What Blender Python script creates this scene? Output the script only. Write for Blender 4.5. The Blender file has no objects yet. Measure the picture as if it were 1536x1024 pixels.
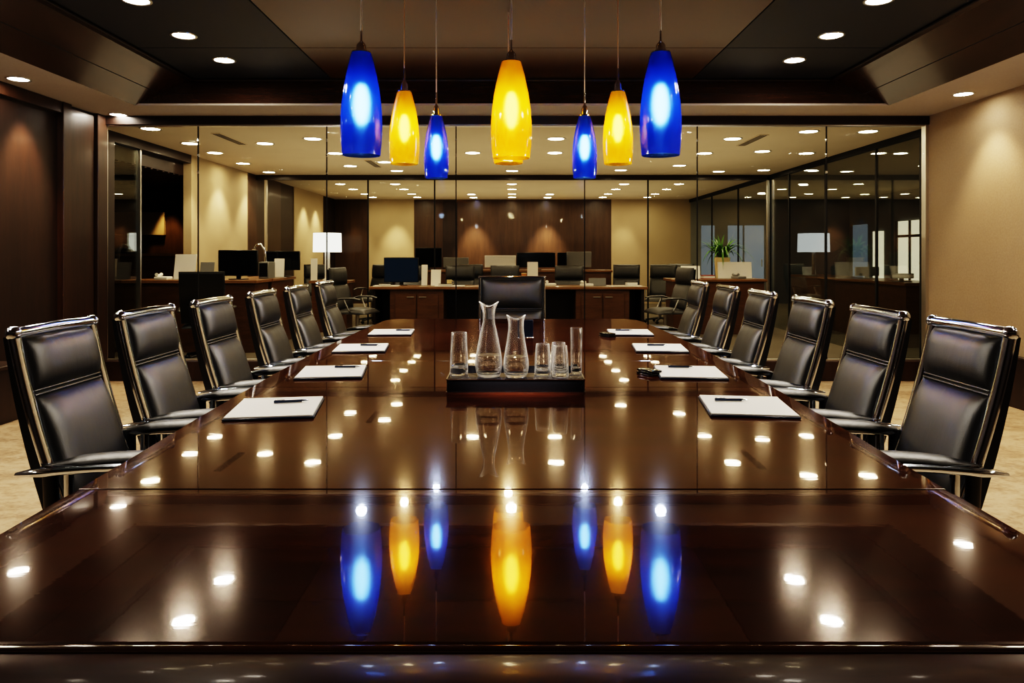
import bpy, bmesh, math, random
from mathutils import Vector, Matrix
random.seed(7)
PI = math.pi
scene = bpy.context.scene
C = scene.collection
F = 1073.0; H = 1.35
def PX(x, d): return (x-768)/F*d
def PZ(y, d): return H-(y-380)/F*d
ORD = ['first', 'second', 'third', 'fourth', 'fifth', 'sixth', 'seventh', 'eighth', 'ninth', 'tenth']

# ------------------------------------------------------------------ materials
def new_mat(name):
    m = bpy.data.materials.new(name); m.use_nodes = True
    nt = m.node_tree; nt.nodes.clear()
    out = nt.nodes.new('ShaderNodeOutputMaterial')
    return m, nt, out
def principled(name, col=(.5, .5, .5), rough=.5, metal=0, coat=0, coat_r=.03, spec=.5, trans=0, ior=1.5, emit=None, es=0, sheen=0):
    m, nt, out = new_mat(name)
    b = nt.nodes.new('ShaderNodeBsdfPrincipled')
    b.inputs['Base Color'].default_value = (*col, 1)
    b.inputs['Roughness'].default_value = rough
    b.inputs['Metallic'].default_value = metal
    b.inputs['Coat Weight'].default_value = coat
    b.inputs['Coat Roughness'].default_value = coat_r
    b.inputs['Specular IOR Level'].default_value = spec
    b.inputs['Transmission Weight'].default_value = trans
    b.inputs['IOR'].default_value = ior
    if emit:
        b.inputs['Emission Color'].default_value = (*emit, 1); b.inputs['Emission Strength'].default_value = es
    nt.links.new(b.outputs[0], out.inputs[0])
    m['_b'] = 1
    return m, nt, b
def coords(nt, scale=(1, 1, 1), rot=(0, 0, 0)):
    tc = nt.nodes.new('ShaderNodeTexCoord'); mp = nt.nodes.new('ShaderNodeMapping')
    mp.inputs['Scale'].default_value = scale; mp.inputs['Rotation'].default_value = rot
    nt.links.new(tc.outputs['Object'], mp.inputs[0]); return mp
def noise(nt, vec, scale=5, detail=4, rough=.55, dist=0):
    n = nt.nodes.new('ShaderNodeTexNoise')
    n.inputs['Scale'].default_value = scale; n.inputs['Detail'].default_value = detail
    n.inputs['Roughness'].default_value = rough; n.inputs['Distortion'].default_value = dist
    nt.links.new(vec.outputs[0], n.inputs['Vector']); return n
def ramp(nt, src, stops):
    r = nt.nodes.new('ShaderNodeValToRGB')
    e = r.color_ramp.elements
    while len(e) < len(stops): e.new(.5)
    for el, (p, c) in zip(e, stops): el.position = p; el.color = (*c, 1)
    nt.links.new(src, r.inputs[0]); return r
def bump(nt, b, src, strength=.1, dist=.01, sock='Normal'):
    n = nt.nodes.new('ShaderNodeBump'); n.inputs['Strength'].default_value = strength; n.inputs['Distance'].default_value = dist
    nt.links.new(src, n.inputs['Height']); nt.links.new(n.outputs[0], b.inputs[sock]); return n
def wood(name, dark, light, scale=(1, 1, 1), rough=.35, coat=.3, coat_r=.12, spec=.5, fine=14):
    m, nt, b = principled(name, rough=rough, coat=coat, coat_r=coat_r, spec=spec)
    mp = coords(nt, scale)
    n = noise(nt, mp, 2.2, 6, .6, .6)
    n2 = noise(nt, mp, fine, 3, .6)
    mx = nt.nodes.new('ShaderNodeMix'); mx.inputs[0].default_value = .35
    nt.links.new(n.outputs['Fac'], mx.inputs[2]); nt.links.new(n2.outputs['Fac'], mx.inputs[3])
    r = ramp(nt, mx.outputs[0], [(.3, dark), (.7, light)])
    nt.links.new(r.outputs[0], b.inputs['Base Color'])
    return m, nt, b

M = {}
# table: dark mahogany, grain along X, lacquer coat
m, nt, b = wood('mahogany_lacquer', (.007, .0019, .0009), (.048, .0135, .0055), (.5, 5, 5), rough=.4, coat=0, spec=0)
def lobe(nt, shader, out, rough, base, edge, col, nrm=None):
    g = nt.nodes.new('ShaderNodeBsdfGlossy'); g.inputs['Roughness'].default_value = rough; g.inputs[0].default_value = (*col, 1)
    lw = nt.nodes.new('ShaderNodeLayerWeight'); lw.inputs['Blend'].default_value = .5
    p = nt.nodes.new('ShaderNodeMath'); p.operation = 'POWER'; p.inputs[1].default_value = 5
    a = nt.nodes.new('ShaderNodeMath'); a.operation = 'MULTIPLY_ADD'; a.inputs[1].default_value = edge; a.inputs[2].default_value = base
    mx = nt.nodes.new('ShaderNodeMixShader')
    nt.links.new(lw.outputs['Facing'], p.inputs[0]); nt.links.new(p.outputs[0], a.inputs[0]); nt.links.new(a.outputs[0], mx.inputs[0])
    nt.links.new(shader.outputs[0], mx.inputs[1]); nt.links.new(g.outputs[0], mx.inputs[2])
    if nrm: nt.links.new(nrm.outputs[0], g.inputs['Normal'])
    nt.links.new(mx.outputs[0], out.inputs[0]); return mx
out = [n for n in nt.nodes if n.type == 'OUTPUT_MATERIAL'][0]
n = noise(nt, coords(nt, (1.4, 5, 1)), 8, 2)
bn = nt.nodes.new('ShaderNodeBump'); bn.inputs['Strength'].default_value = .011; bn.inputs['Distance'].default_value = .003; nt.links.new(n.outputs['Fac'], bn.inputs['Height'])
l1 = lobe(nt, b, out, .14, .06, .05, (1, .86, .74))
lobe(nt, l1, out, .022, .15, .10, (1, .92, .85), bn)
M['table'] = m
M['ledge'] = wood('mahogany_border', (.007, .0019, .0009), (.04, .012, .005), (.5, 5, 5), rough=.32, coat=.06, coat_r=.08, spec=.06)[0]
M['wood_v'] = wood('walnut_panel', (.018, .0075, .0035), (.045, .019, .009), (6, 6, .5), rough=.42, coat=.1)[0]
M['wood_h'] = wood('walnut_band', (.02, .009, .0045), (.055, .025, .0125), (.6, .6, 7), rough=.26, coat=.5, coat_r=.12)[0]
M['wood_dark'] = wood('dark_walnut', (.010, .0045, .0025), (.025, .0105, .0055), (6, 6, .6), rough=.5, coat=.05)[0]
M['wood_office'] = wood('office_walnut', (.026, .0125, .006), (.066, .033, .0155), (5, 5, .4), rough=.42, coat=.1)[0]
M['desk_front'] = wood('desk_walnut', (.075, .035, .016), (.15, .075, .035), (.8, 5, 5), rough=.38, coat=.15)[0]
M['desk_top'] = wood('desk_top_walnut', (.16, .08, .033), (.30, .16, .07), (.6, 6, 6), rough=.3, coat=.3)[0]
# walls
def plaster(name, c0, c1, sc=60):
    m, nt, b = principled(name, rough=.85, spec=.2)
    mp = coords(nt, (1, 1, 1)); n = noise(nt, mp, sc, 3); n2 = noise(nt, mp, 1.3, 3)
    mx = nt.nodes.new('ShaderNodeMix'); mx.inputs[0].default_value = .5
    nt.links.new(n.outputs['Fac'], mx.inputs[2]); nt.links.new(n2.outputs['Fac'], mx.inputs[3])
    r = ramp(nt, mx.outputs[0], [(.3, c0), (.7, c1)]); nt.links.new(r.outputs[0], b.inputs['Base Color'])
    bump(nt, b, n.outputs['Fac'], .15, .004); return m
M['beige'] = plaster('beige_wallcovering', (.25, .185, .115), (.33, .25, .16))
M['beige_office'] = plaster('office_beige_wall', (.34, .27, .17), (.42, .335, .215))
M['soffit'] = plaster('soffit_plaster', (.36, .32, .275), (.42, .38, .33))
M['white_ceil'] = plaster('office_ceiling_plaster', (.50, .43, .32), (.58, .50, .38))
M['grey_wall'] = plaster('grey_blue_wall', (.16, .18, .20), (.22, .24, .26))
def panel_fabric(name, c0, c1, rough):
    m, nt, b = principled(name, rough=rough, spec=.5)
    mp = coords(nt, (1, 1, 1)); w = nt.nodes.new('ShaderNodeTexWave'); w.inputs['Scale'].default_value = 60; w.inputs['Distortion'].default_value = .5
    nt.links.new(mp.outputs[0], w.inputs['Vector']); n = noise(nt, mp, 200, 2)
    mx = nt.nodes.new('ShaderNodeMix'); mx.inputs[0].default_value = .5
    nt.links.new(w.outputs['Fac'], mx.inputs[2]); nt.links.new(n.outputs['Fac'], mx.inputs[3])
    r = ramp(nt, mx.outputs[0], [(.25, c0), (.75, c1)]); nt.links.new(r.outputs[0], b.inputs['Base Color'])
    bump(nt, b, mx.outputs[0], .12, .003); return m
M['slate'] = panel_fabric('slate_acoustic_panel', (.016, .017, .020), (.032, .033, .037), .55)
M['bronze'] = panel_fabric('bronze_mesh_panel', (.048, .023, .011), (.10, .052, .025), .34)
M['gap'] = principled('shadow_gap', (.004, .003, .003), .8)[0]
# floor
m, nt, b = principled('beige_marbled_floor', rough=.55, spec=.3)
mp = coords(nt, (1, 1.6, 1)); n = noise(nt, mp, 2.6, 8, .65, 1.6); n2 = noise(nt, mp, 22, 4, .6, .8)
mx = nt.nodes.new('ShaderNodeMix'); mx.inputs[0].default_value = .4
nt.links.new(n.outputs['Fac'], mx.inputs[2]); nt.links.new(n2.outputs['Fac'], mx.inputs[3])
r = ramp(nt, mx.outputs[0], [(.3, (.15, .095, .05)), (.45, (.29, .20, .115)), (.52, (.37, .27, .165)), (.7, (.43, .33, .215))])
nt.links.new(r.outputs[0], b.inputs['Base Color']); bump(nt, b, n2.outputs['Fac'], .2, .004)
M['floor'] = m
M['carpet'] = plaster('office_carpet', (.10, .085, .062), (.16, .135, .10), 120)
# leather
def leather(name, col, rough=.36):
    m, nt, b = principled(name, col, rough, spec=1.0)
    mp = coords(nt, (1, 1, 1)); v = noise(nt, mp, 260, 3); n = noise(nt, coords(nt, (9, 9, 1.6)), 1.8, 3, .5, .7)
    mx = nt.nodes.new('ShaderNodeMix'); mx.inputs[0].default_value = .8
    nt.links.new(v.outputs['Fac'], mx.inputs[2]); nt.links.new(n.outputs['Fac'], mx.inputs[3])
    bump(nt, b, mx.outputs[0], .22, .012); return m
M['leather'] = leather('black_leather', (.011, .0105, .0108), .42)
M['leather_office'] = leather('office_leather', (.018, .018, .018), .45)
M['black'] = principled('black_plastic', (.008, .008, .009), .35)[0]
M['black_gloss'] = principled('black_gloss', (.006, .006, .008), .08, coat=.6)[0]
M['chrome'] = principled('chrome', (.84, .91, 1.0), .06, metal=1)[0]
M['steel'] = principled('brushed_steel', (.55, .54, .52), .28, metal=1)[0]
M['silver'] = principled('silver_frame', (.70, .68, .64), .3, metal=1)[0]
M['stitch'] = principled('piping_leather', (.10, .095, .09), .35)[0]
M['white_card'] = principled('white_card', (.75, .72, .66), .6)[0]
M['paper'] = principled('notepaper', (.72, .70, .66), .6)[0]
M['navy'] = principled('navy_board', (.012, .018, .04), .35)[0]
M['pen'] = principled('pen_barrel', (.012, .022, .05), .2, coat=.5)[0]
M['screen'] = principled('dark_screen', (.005, .006, .008), .12)[0]
M['screen_blue'] = principled('blue_reflection_screen', (.012, .02, .03), .12, emit=(.12, .32, .75), es=.02)[0]  # faint blue emission stands in for reflections on a dark screen
M['grey_plastic'] = principled('grey_plastic', (.20, .20, .19), .4)[0]
M['red_book'] = principled('red_cloth', (.30, .035, .02), .5)[0]
M['orange'] = principled('amber_plastic', (.5, .2, .05), .45)[0]
M['cream'] = principled('cream_ceramic', (.68, .55, .30), .4)[0]
M['soil'] = principled('soil', (.02, .014, .01), .9)[0]
m, nt, b = principled('leaf', (.06, .16, .03), .4)
n = noise(nt, coords(nt), 14, 2); r = ramp(nt, n.outputs['Fac'], [(.3, (.03, .10, .015)), (.7, (.13, .28, .05))]); nt.links.new(r.outputs[0], b.inputs['Base Color'])
M['leaf'] = m
m, nt, b = principled('clear_glass_white_edges', (1, 1, 1), .0, trans=1, ior=1.5)
tl = nt.nodes.new('ShaderNodeBsdfTranslucent'); df = nt.nodes.new('ShaderNodeBsdfDiffuse'); ms = nt.nodes.new('ShaderNodeMixShader'); m2 = nt.nodes.new('ShaderNodeMixShader')  # white mixed in towards the edges to imitate bright glints on the glass
lw = nt.nodes.new('ShaderNodeLayerWeight'); lw.inputs['Blend'].default_value = .5
p = nt.nodes.new('ShaderNodeMath'); p.operation = 'POWER'; p.inputs[1].default_value = 2.6; a = nt.nodes.new('ShaderNodeMath'); a.operation = 'MULTIPLY_ADD'; a.inputs[1].default_value = .62; a.inputs[2].default_value = .006
nt.links.new(lw.outputs['Facing'], p.inputs[0]); nt.links.new(p.outputs[0], a.inputs[0]); nt.links.new(a.outputs[0], m2.inputs[0])
nt.links.new(tl.outputs[0], ms.inputs[1]); nt.links.new(df.outputs[0], ms.inputs[2]); nt.links.new(b.outputs[0], m2.inputs[1]); nt.links.new(ms.outputs[0], m2.inputs[2])
nt.links.new(m2.outputs[0], [n for n in nt.nodes if n.type == 'OUTPUT_MATERIAL'][0].inputs[0])
M['crystal'] = m
M['water'] = principled('water', (.97, .98, 1), .0, trans=1, ior=1.33)[0]
# architectural glass
def pane_glass(name, tint, k=.95, base=.045):
    m, nt, out = new_mat(name)
    t = nt.nodes.new('ShaderNodeBsdfTransparent'); t.inputs[0].default_value = (*tint, 1)
    g = nt.nodes.new('ShaderNodeBsdfGlossy'); g.inputs['Roughness'].default_value = 0.0; g.inputs[0].default_value = (.95, .97, .96, 1)
    lw = nt.nodes.new('ShaderNodeLayerWeight'); lw.inputs['Blend'].default_value = .5
    p = nt.nodes.new('ShaderNodeMath'); p.operation = 'POWER'; p.inputs[1].default_value = 5
    a = nt.nodes.new('ShaderNodeMath'); a.operation = 'MULTIPLY_ADD'; a.inputs[1].default_value = k-base; a.inputs[2].default_value = base
    mx = nt.nodes.new('ShaderNodeMixShader')
    nt.links.new(lw.outputs['Facing'], p.inputs[0]); nt.links.new(p.outputs[0], a.inputs[0]); nt.links.new(a.outputs[0], mx.inputs[0])
    nt.links.new(t.outputs[0], mx.inputs[1]); nt.links.new(g.outputs[0], mx.inputs[2]); nt.links.new(mx.outputs[0], out.inputs[0])
    return m
M['pane'] = pane_glass('clear_pane_glass', (.965, .975, .955), .6, .002)
M['pane_far'] = pane_glass('far_pane_glass', (.97, .975, .96), .6, .004)
M['pane_dark'] = pane_glass('tinted_pane_glass', (.80, .82, .79), .9, .10)
def emission(name, col, s):
    m, nt, out = new_mat(name); e = nt.nodes.new('ShaderNodeEmission'); e.inputs[0].default_value = (*col, 1); e.inputs[1].default_value = s
    nt.links.new(e.outputs[0], out.inputs[0]); return m
WARM = (1, .80, .55); NEUT = (1, .90, .76); OFFICE = (1, .82, .57)
M['lens_room'] = emission('downlight_lens', NEUT, 150)
M['lens_soffit'] = emission('soffit_lens', NEUT, 95)
M['lens_office'] = emission('office_lens', OFFICE, 75)
M['lens_side'] = emission('side_room_lens', NEUT, 60)
M['shade_white'] = emission('lit_white_shade', (1, .95, .85), 1.9)
M['shade_reflected'] = emission('reflected_white_shade', (.9, .92, 1), .75)
M['glow_window'] = emission('lit_far_window', (1, .88, .66), 1.0)
M['glow_cool'] = emission('cool_far_glow', (.55, .66, .82), .22)
M['bulb'] = emission('lamp_filament', (1, .88, .66), 60)
M['bulb_blue'] = emission('cool_lamp_filament', (.80, .90, 1), 75)
def shade_mat(name, tint, trl, rough, tr_mix, ior=1.12):
    """coloured blown glass: blurred see-through plus milky translucency plus a glossy skin"""
    m, nt, out = new_mat(name)
    rf = nt.nodes.new('ShaderNodeBsdfRefraction'); rf.inputs['Color'].default_value = (*tint, 1); rf.inputs['Roughness'].default_value = rough; rf.inputs['IOR'].default_value = ior
    tl = nt.nodes.new('ShaderNodeBsdfTranslucent'); tl.inputs[0].default_value = (*trl, 1)
    mx = nt.nodes.new('ShaderNodeMixShader'); mx.inputs[0].default_value = tr_mix
    gl = nt.nodes.new('ShaderNodeBsdfGlossy'); gl.inputs['Roughness'].default_value = .06
    lw = nt.nodes.new('ShaderNodeLayerWeight'); lw.inputs['Blend'].default_value = .5
    p = nt.nodes.new('ShaderNodeMath'); p.operation = 'POWER'; p.inputs[1].default_value = 5
    a = nt.nodes.new('ShaderNodeMath'); a.operation = 'MULTIPLY_ADD'; a.inputs[1].default_value = .7; a.inputs[2].default_value = .04
    m2 = nt.nodes.new('ShaderNodeMixShader')
    L = nt.links.new
    L(rf.outputs[0], mx.inputs[1]); L(tl.outputs[0], mx.inputs[2])
    L(lw.outputs['Facing'], p.inputs[0]); L(p.outputs[0], a.inputs[0]); L(a.outputs[0], m2.inputs[0])
    L(mx.outputs[0], m2.inputs[1]); L(gl.outputs[0], m2.inputs[2]); L(m2.outputs[0], out.inputs[0])
    return m
M['shade_blue'] = shade_mat('cobalt_glass', (.34, .58, .99), (.006, .035, .28), .55, .30, 1.35)
M['shade_yellow'] = shade_mat('amber_glass', (1, .79, .30), (.85, .47, .02), .5, .45, 1.3)

# ------------------------------------------------------------------ mesh builder
class MB:
    def __init__(s): s.bm = bmesh.new()
    def box(s, x0, x1, y0, y1, z0, z1, bev=0, seg=2, mat=None):
        r = bmesh.ops.create_cube(s.bm, size=1)
        vs = r['verts']
        for v in vs:
            v.co = Vector(((x0+x1)/2+v.co.x*(x1-x0), (y0+y1)/2+v.co.y*(y1-y0), (z0+z1)/2+v.co.z*(z1-z0)))
        if bev:
            es = list({e for v in vs for e in v.link_edges})
            rr = bmesh.ops.bevel(s.bm, geom=es, offset=bev, segments=seg, profile=.5, affect='EDGES')
            vs = list({v for f in rr['faces'] for v in f.verts} | {v for v in vs if v.is_valid})
        if mat is not None:
            for v in vs: v.co = mat @ v.co
        return s
    def lathe(s, prof, c=(0, 0, 0), seg=32, fn=None, cap0=False, cap1=False):
        rings = []
        for (r, z) in prof:
            ring = []
            for k in range(seg):
                a = 2*PI*k/seg
                rr, zz = (r, z) if fn is None else fn(r, z, a)
                ring.append(s.bm.verts.new((c[0]+rr*math.cos(a), c[1]+rr*math.sin(a), c[2]+zz)))
            rings.append(ring)
        for A, B in zip(rings, rings[1:]):
            for k in range(seg):
                s.bm.faces.new((A[k], A[(k+1) % seg], B[(k+1) % seg], B[k]))
        if cap0: s.bm.faces.new(list(reversed(rings[0])))
        if cap1: s.bm.faces.new(rings[-1])
        return s
    def tube(s, pts, rad, seg=10, flat=None, caps=True):
        """swept tube; rad number or list; flat=(sx, sz) squashes the section"""
        pts = [Vector(p) for p in pts]; n = len(pts)
        rings = []
        for i, p in enumerate(pts):
            t = (pts[min(i+1, n-1)]-pts[max(i-1, 0)]).normalized()
            up = Vector((0, 0, 1)) if abs(t.z) < .9 else Vector((1, 0, 0))
            u = t.cross(up).normalized(); w = u.cross(t).normalized()
            r = rad[i] if isinstance(rad, (list, tuple)) else rad
            fx, fz = flat or (1, 1)
            rings.append([s.bm.verts.new(p+u*(r*fx*math.cos(2*PI*k/seg))+w*(r*fz*math.sin(2*PI*k/seg))) for k in range(seg)])
        for A, B in zip(rings, rings[1:]):
            for k in range(seg):
                s.bm.faces.new((A[k], A[(k+1) % seg], B[(k+1) % seg], B[k]))
        if caps:
            s.bm.faces.new(list(reversed(rings[0]))); s.bm.faces.new(rings[-1])
        return s
    def sphere(s, c, r, sc=(1, 1, 1), seg=14):
        rr = bmesh.ops.create_uvsphere(s.bm, u_segments=seg, v_segments=seg//2+2, radius=r)
        for v in rr['verts']: v.co = Vector((c[0]+v.co.x*sc[0], c[1]+v.co.y*sc[1], c[2]+v.co.z*sc[2]))
        return s
    def poly(s, pts):
        s.bm.faces.new([s.bm.verts.new(p) for p in pts]); return s
    def prism(s, pts, z0, z1, bev=0, seg=3):
        a = [s.bm.verts.new((x, y, z0)) for x, y in pts]; b2 = [s.bm.verts.new((x, y, z1)) for x, y in pts]
        n = len(pts); top = s.bm.faces.new(b2); bot = s.bm.faces.new(list(reversed(a)))
        for k in range(n): s.bm.faces.new((a[k], a[(k+1) % n], b2[(k+1) % n], b2[k]))
        if bev:
            bmesh.ops.bevel(s.bm, geom=list(top.edges)+list(bot.edges), offset=bev, segments=seg, profile=.5, affect='EDGES')
        return s
    def xform(s, mat):
        for v in s.bm.verts: v.co = mat @ v.co
        return s
    def build(s, name, mat, parent=None, smooth=True, ang=40):
        bmesh.ops.recalc_face_normals(s.bm, faces=s.bm.faces)
        me = bpy.data.meshes.new(name); s.bm.to_mesh(me); s.bm.free()
        me.materials.append(mat)
        if smooth:
            me.shade_smooth()
            try: me.set_sharp_from_angle(angle=math.radians(ang))
            except Exception: pass
        o = bpy.data.objects.new(name, me); C.objects.link(o)
        if parent is not None: o.parent = parent
        return o
def tag(o, label=None, cat=None, group=None, kind=None):
    if label: o['label'] = label
    if cat: o['category'] = cat
    if group: o['group'] = group
    if kind: o['kind'] = kind
    return o
def thing(name, label, cat, loc=(0, 0, 0), rz=0, group=None):
    o = bpy.data.objects.new(name, None); C.objects.link(o); o.empty_display_size = .1
    o.location = loc; o.rotation_euler = (0, 0, rz)
    return tag(o, label, cat, group)
def struct(name, mb, mat, smooth=False):
    return tag(mb.build(name, mat, None, smooth), kind='structure')
def dup(root, loc, rz=0, label=None, group=None):
    r = root.copy(); C.objects.link(r); r.location = loc; r.rotation_euler = (0, 0, rz)
    if label: r['label'] = label
    if group: r['group'] = group
    for ch in list(root.children):
        c = ch.copy(); C.objects.link(c); c.parent = r
        for g in ch.children:
            d = g.copy(); C.objects.link(d); d.parent = c
    return r
def B(*a, **k): return MB().box(*a, **k)

# ------------------------------------------------------------------ camera
cam = bpy.data.cameras.new('camera'); co = bpy.data.objects.new('camera', cam); C.objects.link(co)
cam.sensor_fit = 'HORIZONTAL'; cam.sensor_width = 36; cam.lens = F/1536*36
cam.shift_y = -132/1536
co.location = (0, 0, H); co.rotation_euler = (PI/2, 0, 0); cam.clip_start = .05
scene.camera = co

# ------------------------------------------------------------------ room shell
XL, XR, YG, YB, ZS = -4.36, 4.42, 7.62, -1.8, 2.806
TX, TY0, TY1, TZ = 3.19, .2, 7.15, 3.096         # tray (upper) rectangle
SX, SY0, SY1 = 3.71, -.3, 7.04                   # soffit inner rectangle
CL, CR, Y2, Y3 = -4.75, 4.8, 13.3, 19.3          # office: left wall, right glass, second partition, end wall
struct('floor', B(XL-.2, XR+.2, YB-.2, YG+.04, -.1, 0), M['floor'])
struct('floor.001', B(-9, 9.2, YG+.04, Y3+.2, -.1, 0), M['carpet'])
# soffit ring
mb = MB()
mb.box(XL-.2, -SX, YB-.2, YG+.04, ZS, ZS+.02); mb.box(SX, XR+.2, YB-.2, YG+.04, ZS, ZS+.02)
mb.box(-SX, SX, SY1, YG+.04, ZS, ZS+.02); mb.box(-SX, SX, YB-.2, SY0, ZS, ZS+.02)
struct('ceiling', mb, M['soffit'])
# wood fascia of the tray
def fascia(t0, t1):
    """t0..t1: share of the slope from soffit edge (0) to tray edge (1)"""
    L = lambda a, b2, t: a+(b2-a)*t
    mb = MB()
    def ring(t): return [(L(-SX, -TX, t), L(SY0, TY0, t), L(ZS, TZ, t)), (L(SX, TX, t), L(SY0, TY0, t), L(ZS, TZ, t)),
                         (L(SX, TX, t), L(SY1, TY1, t), L(ZS, TZ, t)), (L(-SX, -TX, t), L(SY1, TY1, t), L(ZS, TZ, t))]
    a, b2 = ring(t0), ring(t1)
    for k in range(4): mb.poly([a[k], a[(k+1) % 4], b2[(k+1) % 4], b2[k]])
    return mb
struct('trim_1', fascia(0, .42), M['wood_h'])
struct('trim_2', fascia(.42, .435), M['gap'])
struct('trim_3', fascia(.435, .93), M['wood_h'])
mb = MB()                                          # moulding where fascia meets the tray ceiling
e = .03
for x0, x1, y0, y1 in ((-TX-.05, TX+.05, TY1-.02, TY1+.05), (-TX-.05, TX+.05, TY0-.05, TY0+.02), (-TX-.05, -TX+.02, TY0, TY1), (TX-.02, TX+.05, TY0, TY1)):
    mb.box(x0, x1, y0, y1, TZ-.028, TZ-.004, .008)
struct('trim_4', mb, M['wood_dark'])
# tray ceiling panels
xs = [-TX-.1, -1.81, 1.81, TX+.1]; ys = [TY0-.1, 2.6, 6.08, TY1+.1]
g = .006
for mname, cols in (('slate', (0, 2)), ('bronze', (1,))):
    mb = MB()
    for i in cols:
        for j in range(3):
            mb.box(xs[i]+g, xs[i+1]-g, ys[j]+g, ys[j+1]-g, TZ, TZ+.02)
    struct('ceiling', mb, M[mname])
struct('ceiling', B(-4.8, 4.9, YB-.2, YG+.04, TZ+.025, TZ+.06), M['gap'])
# side walls
mb = B(XL-.15, XL, YB-.2, YG, 0, ZS+.02)
struct('wall_left', mb, M['wood_dark'])
def wl(y0, y1, z0, z1, d, bev=.004): return B(XL-.02, XL+d, y0, y1, z0, z1, bev, 1)
mb = MB()
for y0, y1 in ((6.86, 6.99), (7.43, 7.61), (4.2, 4.36), (1.4, 1.56), (-1.2, -1.04)): mb.box(XL-.02, XL+.06, y0, y1, 0, ZS-.002, .004, 1)
mb.box(XL-.02, XL+.05, YB, 6.86, ZS-.11, ZS-.002, .004, 1)
mb.box(XL-.02, XL+.03, 7.01, 7.41, .2, ZS-.03, .003, 1)
struct('trim_5', mb, M['wood_v'])
mb = B(XL, XL+.34, YB+.05, 5.9, 0, .43); mb.box(XL, XL+.36, YB+.05, 5.92, .43, .46, .006, 1)
struct('baseboard_left', mb, M['wood_dark'])
struct('wall_right', B(XR, XR+.15, YB-.2, YG, 0, ZS+.02), M['beige'])
mb = B(XR-.03, XR, YB, YG-.04, 0, .43, .004, 1); mb.box(XR-.045, XR, YB, YG-.04, .43, .455, .006, 1)
struct('baseboard_right', mb, M['wood_dark'])
struct('wall_back', B(XL-.2, XR+.2, YB-.2, YB, 0, ZS+.02), M['wood_v'])
# glass wall frame
mb = B(XL-.02, XR+.02, YG-.05, YG+.07, PZ(187.5, YG), ZS+.001)
struct('trim_6', mb, M['wood_dark'])
struct('trim_7', B(XL, XR, YG-.06, YG+.08, 0, .212, .006, 1), M['wood_v'])
zt, zb = PZ(187.5, YG), .212
mb = B(XL-.001, XL+.028, YG-.03, YG+.05, zb, zt); mb.box(XR-.03, XR+.001, YG-.03, YG+.05, zb, zt)
mb.box(XL, XR, YG-.02, YG+.04, zt-.014, zt); mb.box(XL, XR, YG-.03, YG+.05, zb, zb+.014)
struct('trim_8', mb, M['silver'])
jx = [XL+.028]+[PX(x, YG) for x in (297, 490, 684, 877, 1046, 1240)]+[XR-.03]
for i in range(7):
    struct('window_%d' % (i+1), B(jx[i]+.004, jx[i+1]-.004, YG, YG+.012, zb+.014, zt-.014), M['pane'])
mb = MB(); mc = MB()
for x in jx[1:-1]:
    mb.box(x-.005, x+.005, YG-.002, YG+.014, zb, zt)
    for z in (zt-.16, zt-.32, zt-.5, .36, .55): mc.box(x-.008, x+.008, YG-.008, YG+.02, z-.014, z+.014, .003, 1)
struct('trim_9', mb, M['gap']); struct('trim_10', mc, M['chrome'])

# ------------------------------------------------------------------ office shell beyond the glass
struct('ceiling', B(-9, 9.2, YG+.04, Y3+.2, ZS, ZS+.1), M['white_ceil'])
struct('ceiling', B(-9, CL-.12, YG+.1, 12.5, ZS-.3, ZS-.001), M['wood_dark'])
mb = MB()
for k in range(28): mb.box(-8.9, CL-.13, 7.9+k*.16, 7.96+k*.16, ZS-.315, ZS-.3)
struct('trim_11', mb, M['wood_dark'])
def wall(name, x0, x1, y0, y1, mat, z0=0, z1=None): return struct(name, B(x0, x1, y0, y1, z0, ZS if z1 is None else z1), mat)
wall('wall_office_left', CL-.12, CL, YG+.04, 8.55, M['wood_dark'])
wall('wall_office_left', CL-.12, CL, 10.6, 12.85, M['beige_office'])
wall('wall_office_left', CL-.12, CL, 12.85, 14.7, M['wood_office'])
wall('wall_office_left', CL-.12, CL-.02, 14.7, 15.6, M['wood_dark'])
wall('wall_office_left', CL-.12, CL, 15.6, 18.0, M['beige_office'])
wall('wall_office_left', CL-.12, CL-.02, 18.0, Y3, M['wood_dark'])
wall('wall_office_left', CL-.12, CL, 8.55, 10.6, M['wood_dark'], ZS-.12)
wall('wall_side_room', -9, CL-.12, 12.5, 12.6, M['wood_office'])
wall('wall_side_room', -9.1, -9, YG, 12.6, M['wood_dark'])
struct('window_8', B(CL-.07, CL-.055, 8.55, 9.2, 0, ZS-.12), M['pane_dark'])
struct('trim_12', B(CL-.09, CL-.03, 9.2, 9.23, 0, ZS-.12), M['silver'])
struct('wall_panel', B(-7.0, -6.05, 12.44, 12.5, PZ(352, 12.4), PZ(318, 12.4)), M['beige_office'])
# end wall pieces
def ew(x0, x1, mat, dy=0): return wall('wall_end', PX(x0, Y3), PX(x1, Y3), Y3+dy, Y3+.2, mat)
ew(480, 553, M['wood_office'], .01); ew(553, 621, M['beige_office']); ew(621, 664, M['wood_office'], .03); ew(664, 686, M['wood_dark'], .04)
ew(686, 917, M['wood_office']); ew(917, 1036, M['beige_office'])
wall('wall_end', CR+.02, 9.2, Y3, Y3+.2, M['grey_wall'])
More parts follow.
